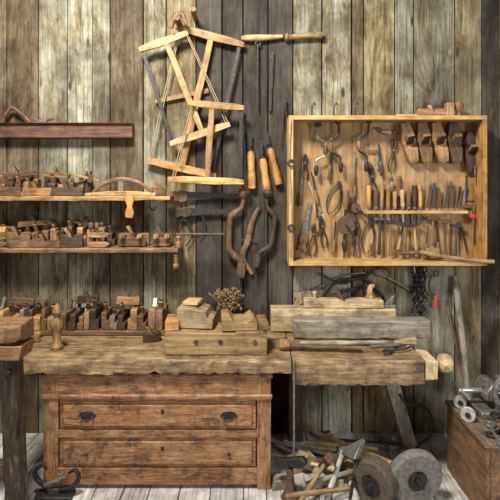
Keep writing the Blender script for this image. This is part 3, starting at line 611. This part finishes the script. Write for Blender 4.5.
blockobj(193,-.44,rect(.10,.022),.12,'pine',-12,zz+.131,lab='thin golden board lying on the stepped block')
blockobj(237,-.50,[(-.10,0),(.12,0),(.12,.045),(.09,.075),(.05,.05),(-.02,.05),(-.055,.085),(-.10,.08)],.21,'warm',5,lab='warm brown notched saddle block on the timber')
blockobj(262,-.5,rect(.06,.05),.18,'mid',5,lab='tan block at the end of the timber')
def beam(x0p,x1p,y,h,dp,tone,z=ZB,lab='',rz=0):
    xa=P(x0p,0,y-dp/2).x; xb=P(x1p,0,y-dp/2).x; L=(xb-xa)
    T('timber_beam',lab,'beam',Vector(((xa+xb)/2,y,z)),[('beam',W(tone,'X',.4,.6),[rough_slab(-L/2,L/2,-dp/2,dp/2,0,h,.006,.05)],.002)],rz=rz,group='squared timbers on the bench')
beam(294,430,-.27,.125,.12,'grey',lab='grey weathered squared timber on the bench',rz=-1)
beam(271,396,-.12,.165,.12,'pale',lab='pale squared timber behind the grey one')
v=onb(343,-.125,ZB+.168)
T('jointer_plane','long pale wooden bench plane with curved handle on the timber','hand plane',v,bench_plane_parts(.56,.06,.07,'pale',.09,'warm'),rz=-2)
T('metal_jack_plane','dark iron jack plane with raised handle on the timber','hand plane',onb(389,-.13,ZB+.168),[('sole',STEEL,[gbox((-.02,0,.01),(.12,.055,.02))],.003),('frog',STEEL,[gprism([(-.03,.02),(.02,.02),(.04,.08),(.025,.085)],.03)],.002),('tote',W('dark','Z'),[gprism([(.02,.018),(.04,.018),(.05,.06),(.065,.1),(.045,.1),(.03,.06)],.02)],.003)])
T('hand_saw','hand saw with pale handle resting on the timber','saw',onb(312,-.2,ZB+.15)+Vector((0,.17,.03)),handsaw_parts(.22,.08,'pale',STEEL),ry=-10)
T('large_wooden_mallet','round-headed wooden mallet lying on the bench','mallet',onb(284,-.53,ZB+.034),[('head',W('mid','X'),[glathe([(.026,-.03),(.034,-.02),(.034,.03),(.024,.04)],14,RY90)],0),('handle',W('brown','X'),[gtube([(.03,0,-.008),(.2,-.01,-.014),(.48,-.03,-.014)],[.018,.015,.016],10,3)],0)])
T('long_wooden_handle','long grey wooden tool handle lying on the bench','handle',onb(300,-.45,ZB+.016),[('shaft',W('grey','X'),[gtube([(0,0,0),(.25,.0,0),(.55,.02,0)],[.014,.016,.012],10,2)],0)])
T('iron_tongs','small dark iron tongs lying at the bench end','tongs',onb(408,-.5,ZB+.012),plier_parts(.22,.03,IRON),rz=-60,rx=90)
T('flat_steel_bar','flat worn steel plane iron lying on the bench','bar',onb(385,-.46,ZB+.002),[('bar',STEEL,[gbox((0,0,.003),(.2,.04,.005))],.001)],rz=10)
T('wooden_wedge','small tan wooden wedge lying on the bench','wedge',onb(405,-.4,ZB),[('wedge',W('pale','X'),[gprism([(-.07,0),(.07,0),(.07,.04),(-.07,.01)],.05)],.003)],rz=-8)
T('turned_wooden_spindle','brown turned wooden handle standing on the bench','spindle',Vector((P(57,0,-.52).x,-.52,ZB)),
 [('shaft',W('mid','Z'),[glathe([(.034,0),(.038,.02),(.022,.05),(.027,.09),(.034,.12),(.044,.155),(.034,.185),(.018,.2),(.022,.215),(.03,.235),(.02,.265),(.006,.29)],16)],0)])
tw=[]
for i in range(90):
    a=R.uniform(0,6.28); r_=R.uniform(.02,.11); h=R.uniform(.08,.20)
    e=Vector((r_*math.cos(a),r_*.5*math.sin(a),h)); mid=e*.5+Vector((0,0,.03))
    tw.append(gtube([(0,0,0),mid,e],[.003,.002,.0015],5,2))
    for k in range(3):
        c=e+Vector((R.uniform(-.02,.02),R.uniform(-.015,.015),R.uniform(-.02,.02)))
        s=R.uniform(.006,.012)
        tw.append(glathe([(s*.3,-s),(s,0),(s*.3,s)],5,Matrix.Translation(c)@Matrix.Rotation(a,4,'X')))
T('dried_flower_bunch','bunch of brown dried flowers standing behind the block','dried flowers',onb(226,-.09),[('stems',LEAF,[xf(g_,TM(0,0,.075)) for g_ in tw],0),('pot',W('dark','Z'),[glathe([(.03,0),(.045,.03),(.048,.08),(.04,.09)],14)],0)])
# ---------------- left foreground post vise ----------------
yp=-.95
def xw(px,y): return P(px,0,y).x
za=P(0,325,yp-.09).z; zb=P(0,345,yp-.09).z
T('post_vise_stand','dark heavy rough wooden vise post with cross beam','vise',Vector((xw(10,yp),yp,0)),[
  ('post',W('dark','Z',.25,.7),[xf(rough_slab(0,zb,-.042,.042,-.05,.05,.012,.05),TM(.035,0,0)@Matrix.Rotation(rad(-92),4,'Y'))],.002),
  ('cross_beam',W('brown','X',.4,.7),[rough_slab(-.3,.10,-.09,.07,zb+.001,za,.016,.03)],.002),
  ('screw',IRON,[gtube([(.02,-.04,zb-.16),(.02,-.14,zb-.16)],.014,10)],0),('handle',IRON,[gtube([(.02,-.13,zb-.26),(.02,-.13,zb-.08)],.008,8)],0),
  ('brace',W('dark','Z'),[gbox((-.2,0,.5*zb),(.07,.09,zb))],.004),('stretcher',W('dark','X'),[gbox((-.09,0,.3),(.14,.06,.08))],.004),
  ('cheek',W('brown','X',.3),[gprism([(-.14,zb-.09),(.085,zb-.09),(.10,zb-.01),(-.14,zb-.01)],.16)],.006)])
v=Q(55,497,0)
T('iron_screw_clamp','dark cast-iron clamp with curled jaws on the floor','clamp',v,[
 ('base',IRON,[gbox((.0,0,.012),(.22,.09,.024)),gbox((0,0,.04),(.07,.06,.05))],.004),
 ('jaw',IRON,[gtube([(-.02,0,.05),(-.09,0,.09),(-.12,0,.15),(-.07,0,.19),(-.05,0,.16)],[.016,.016,.014,.012,.008],8,4)],0),
 ('jaw',IRON,[gtube([(.02,0,.05),(.10,0,.06),(.14,0,.11),(.12,0,.16),(.08,0,.14)],[.016,.016,.014,.012,.008],8,4)],0),
 ('screw',STEEL,[gtube([(-.05,-.03,.09),(.08,-.03,.14)],.009,8)],0)])
# ---------------- floor pile ----------------
def stick(a,b,r,tone='mid',head=None,mat=None):
    nm='wooden_tool_handle';lab='worn wooden tool handle in the floor pile'
    A=Q(*a);B=Q(*b); L=(B-A).length
    parts=[('handle',mat or W(tone,'Z'),[gtube([(0,0,0),(0,0,L*.3),(0,0,L*.7),(0,0,L)],[r*.85,r,r*.85,r*.95],10,2)],0)]
    if mat: nm='iron_rod'; lab='dark iron rod lying in the floor pile'
    if head=='hammer': parts.append(('head',RUST,[gprism([(-.07,L-.022),(.07,L-.026),(.07,L+.026),(-.07,L+.022)],.05)],.004)); nm='sledge_hammer'; lab='old hammer with rusty head lying in the pile'
    if head=='axe': parts.append(('head',STEEL,[gprism([(-.03,L-.03),(.03,L-.03),(.13,L-.08),(.15,L+.07),(.03,L+.03),(-.03,L+.03)],.03)],.004)); nm='axe'; lab='old axe with grey head lying in the pile'
    if head=='mallet': parts.append(('head',W('pale','X'),[gprism([(-.08,L-.045),(.08,L-.045),(.075,L+.045),(-.075,L+.045)],.08)],.006)); nm='wooden_mallet'; lab='wooden mallet lying in the floor pile'
    if head=='adze': parts.append(('head',IRON,[gtube([(-.05,0,L),(.02,0,L+.01),(.12,0,L-.03),(.17,0,L-.09)],[.02,.022,.02,.01],8,3,.5)],0)); nm='adze'; lab='adze with curved dark iron head in the pile'
    T(nm,lab,'tool',A,parts,M=along(A,B,R.uniform(0,60)),group='tools piled on the floor')
ST=[((268,440,.02),(345,458,.05),.016,'lgrey',None,None),((316,433,.03),(392,464,.10),.020,'warm',None,None),((296,441,.03),(378,449,.05),.015,'pale',None,None),
 ((272,455,.03),(340,470,.08),.017,'pale','hammer',None),((326,502,.03),(343,452,.18),.018,'lgrey','axe',None),
 ((300,502,.05),(326,462,.17),.015,'warm','hammer',None),((306,484,.07),(364,468,.13),.015,'grey','adze',None),
 ((286,496,.06),(352,488,.12),.016,'mid',None,None),((276,445,.02),(308,462,.05),.016,'pale','mallet',None),
 ((340,440,.02),(402,444,.04),.010,'grey',None,IRON),((350,500,.12),(356,462,.16),.010,'dark',None,IRON)]
for s_ in ST: stick(s_[0],s_[1],s_[2],s_[3],s_[4],s_[5])
for (px_,py_,w,h,dp,rz,tn) in [(300,468,.20,.08,.10,22,'pale'),(328,486,.22,.08,.10,-18,'grey'),(348,476,.14,.08,.08,40,'warm'),(282,486,.14,.06,.08,10,'grey'),(318,450,.26,.04,.08,-12,'pale'),(338,496,.16,.05,.08,30,'lgrey'),(362,452,.2,.04,.06,12,'pale'),(294,447,.16,.05,.07,-30,'lgrey'),(380,447,.12,.03,.05,-25,'grey'),(270,464,.12,.03,.05,35,'pale'),(344,460,.12,.05,.05,-45,'brown')]:
    T('wooden_offcut','rough worn wooden offcut lying in the floor pile','offcut',Q(px_,py_,0),[('block',W(tn,'X'),[gprism([(-w/2,0),(w/2,0),(w/2-.01,h),(-w/2+.015,h*.93)],dp)],.006)],rz=rz,group='offcuts on the floor')
def ironarc(a,pts,r,lab,nm='iron_strap'):
    T(nm,lab,'iron',Q(*a),[('bar',IRON,[gtube(pts,r,8,5)],0)],group='bent irons on the floor')
ironarc((322,434,.012),[(0,0,0),(.1,.06,0),(.25,.08,0),(.4,.02,0)],.010,'curved dark iron rod lying on the floor')
ironarc((402,408,.3),[(-.02,0,.1),(.03,0,.03),(.12,0,.02),(.2,0,-.05),(.2,0,-.18),(.12,0,-.25),(.1,.0,-.28)],.010,'bent iron hook hanging under the bench end','iron_hook')
T('cobbler_last','rusty iron shoe last on a stand on the floor','last',Q(290,497,0),[('stand',RUST,[gtube([(0,0,0),(0,0,.05),(0,0,.15)],[.05,.022,.018],10,2)],0),('foot',IRON,[xf(gprism([(-.1,0),(-.06,-.03),(.0,-.022),(.05,-.03),(.09,-.02),(.1,.0),(.08,.02),(-.05,.022),(-.09,.02)],.035),TM(0,0,.18)@Matrix.Rotation(rad(-20),4,'Y'))],.005)],rz=-30,s=1.15)
def wheel(px,py,r,t,mat,rz,rx,lab):
    A=Q(px,py,r)
    T('grinding_wheel',lab,'grinding wheel',A,[('stone',mat,[glathe([(r*.90,-t/2),(r*.97,-t/2+.006),(r,-t/2+.014),(r,t/2-.014),(r*.9,t/2)],40,RX90)],0),('hub',IRON,[glathe([(.058,-t/2-.006),(.052,-t/2-.014),(.052,t/2+.014),(.058,t/2+.006)],24,RX90),glathe([(.02,-t/2-.035),(.02,t/2+.035)],6,RX90),glathe([(.010,-t/2-.07),(.010,t/2+.07)],12,RX90)],0)],rz=rz,rx=rx)
wheel(415,477,.160,.06,STONE,8,4,'large round grindstone wheel with iron hub on the floor')
wheel(375,481,.130,.10,STONE2,-42,0,'thick dark brown grindstone wheel standing on the floor')
T('coiled_iron_wire','round coil of pale iron wire lying on the floor','coil',Q(392,444,.02),[('coil',STEEL,[ring(.07,.006,(0,0,.01*i),'XY') for i in range(3)],0)])
# ---------------- right side ----------------
tx0,tx1,ty0,ty1,tz=1.27,1.95,-.98,-.46,.43
side=[rough_slab(tx0+.025,tx1-.025,ty0,ty0+.025,.02,tz,.003),slab(tx0+.025,tx1-.025,ty1-.025,ty1,.02,tz),slab(tx0+.025,tx1-.025,ty0+.025,ty1-.025,.02,.045),slab(tx1-.025,tx1,ty0,ty1,.02,tz)]
for i in range(3): side.append(slab(tx0,tx0+.022,ty0,ty1,.02+i*.137,.02+(i+1)*.137-.005))
T('wooden_crate','rough dark brown wooden crate topped with old boards','crate',Vector((0,0,0)),[('body',W('brown','Y',.5,.7),side,.004),('lid',W('drift','Y',.5,.7),[slab(tx0-.012,tx1,ty0-.012,ty1,tz,tz+.025)],.004),('foot',W('dark','X'),[slab(tx0+.03,tx1-.03,ty0+.04,ty0+.1,0,.02)],0),('foot',W('dark','X'),[slab(tx0+.03,tx1-.03,ty1-.1,ty1-.04,0,.02)],0)])
zt=tz+.026
T('machine_vise','large grey iron bench vise with screw and round flywheel','vise',Vector((1.51,-.62,zt)),[
 ('base',STEEL,[gbox((0,0,.015),(.22,.16,.03)),gprism([(-.03,.03),(.09,.03),(.08,.085),(-.02,.085)],.1)],.006),('jaw',STEEL,[gprism([(-.08,.075),(-.02,.075),(-.02,.15),(-.05,.15),(-.075,.12)],.13),gprism([(.02,.075),(.09,.075),(.08,.13),(.05,.15),(.02,.15)],.13)],.006),
 ('screw',BRIGHT,[gtube([(-.18,0,.1),(.12,0,.1)],.012,10)],0),('handle',BRIGHT,[gtube([(-.17,-.09,.1),(-.17,.09,.1)],.007,8)],0),('flywheel',STEEL,[ring(.08,.013,(.02,-.10,.13),'XZ')]+[gtube([(.02-.075*math.cos(a),-.10,.13-.075*math.sin(a)),(.02+.075*math.cos(a),-.10,.13+.075*math.sin(a))],.006) for a in (0,1.05,2.1)],0),('axle',IRON,[gtube([(.02,-.12,.13),(.02,-.05,.13)],.016,10)],0)],s=1.3)
for px_,y_,r_ in [(455,-.57,.036),(463,-.74,.040)]:
    T('small_pulley','small grimy whitish pulley on the crate','pulley',Vector((xw(px_,y_)+.03,y_,zt+r_)),[('rim',WHITEP,[glathe([(r_,-.012),(r_*.8,-.005),(r_*.8,.005),(r_,.012)],20,RX90)],0),('hub',IRON,[glathe([(.016,-.02),(.016,.02)],10,RX90)],0)],rz=R.uniform(-30,10),group='pulleys on the crate')
for i,(x_,y_,rz_,z_) in enumerate([(1.42,-.88,20,0),(1.56,-.90,60,0),(1.46,-.84,100,.025),(1.36,-.90,80,.0)]):
    T('rusty_iron_part','dark rusty iron machine part lying on the crate','iron part',Vector((x_,y_,zt+.012+z_)),[('bar',R.choice([IRON,RUST,STEEL]),[gtube([(-.09,0,0),(-.02,.01,0),(.08,0,0)],[.010,.012,.010],8,2),ring(.024,.009,(.10,0,0),'XY'),ring(.02,.008,(-.1,0,0),'XY')],0)],rz=rz_,group='iron scraps on the crate')
T('iron_gear','toothed dark iron gear leaning on the crate top','gear',Vector((1.42,-.95,zt+.055)),[('gear',IRON,[gprism([((.055 if i%2 else .045)*math.cos(i*math.pi/14),(.055 if i%2 else .045)*math.sin(i*math.pi/14)) for i in range(28)],.018)],.001)],rx=-18,rz=-12)
A=Vector((1.50,-.375,0));B=P(455,276,-.03)
T('long_leaning_handle','long grey wooden handle leaning against the wall','handle',A,[('shaft',W('grey','Z'),[gtube([(0,0,0),(0,0,.4),(0,0,(B-A).length)],[.019,.021,.023],12,2)],0)],M=along(A,B),group='poles leaning against the wall')
A=Vector((1.56,-.36,0));B=P(448,310,-.03)
T('long_leaning_handle','thin dark pole leaning against the wall','pole',A,[('shaft',W('brown','Z'),[gtube([(0,0,0),(0,0,(B-A).length)],[.014,.012],10)],0)],M=along(A,B),group='poles leaning against the wall')
A=Vector((1.66,-.40,0));B=P(503,318,-.03)
T('leaning_board','reddish-brown plank leaning against the wall','board',A,[('board',W('brown','Z',.3),[gbox((0,0,(B-A).length/2),(.075,.025,(B-A).length))],.004)],M=along(A,B))
# ---------------- lights, world, camera ----------------
def area(loc,tgt,size,power,col):
    l=bpy.data.lights.new('key_fill_light','AREA'); l.shape='RECTANGLE'; l.size=size[0]; l.size_y=size[1]; l.energy=power; l.color=col
    o=bpy.data.objects.new('key_fill_light',l); COL.objects.link(o); o.location=loc
    o.rotation_euler=(Vector(tgt)-Vector(loc)).to_track_quat('-Z','Y').to_euler()
area((-1.0,-2.3,4.2),(0.15,-.2,1.1),(.9,.6),320,(1,.95,.84))
area((2.7,-3.3,1.9),(0.9,-.4,.2),(1.0,.9),62,(.96,.98,1))
area((-1.2,-4.4,1.9),(-.3,0,.7),(1.4,1.0),38,(1,.95,.88))  # fill lamp added behind the camera to brighten the front faces
w=bpy.data.worlds.new('World'); sc.world=w; w.use_nodes=True
bg=w.node_tree.nodes['Background']; bg.inputs[0].default_value=(.70,.82,1,1); bg.inputs[1].default_value=.075
cam=bpy.data.cameras.new('camera'); co=bpy.data.objects.new('camera',cam); COL.objects.link(co)
co.location=(0,CY,CH); co.rotation_euler=(rad(90),0,0)
cam.sensor_width=36; cam.lens=36*F/500; cam.shift_y=-(250-HY)/500
sc.camera=co
sc.view_settings.view_transform='Standard'
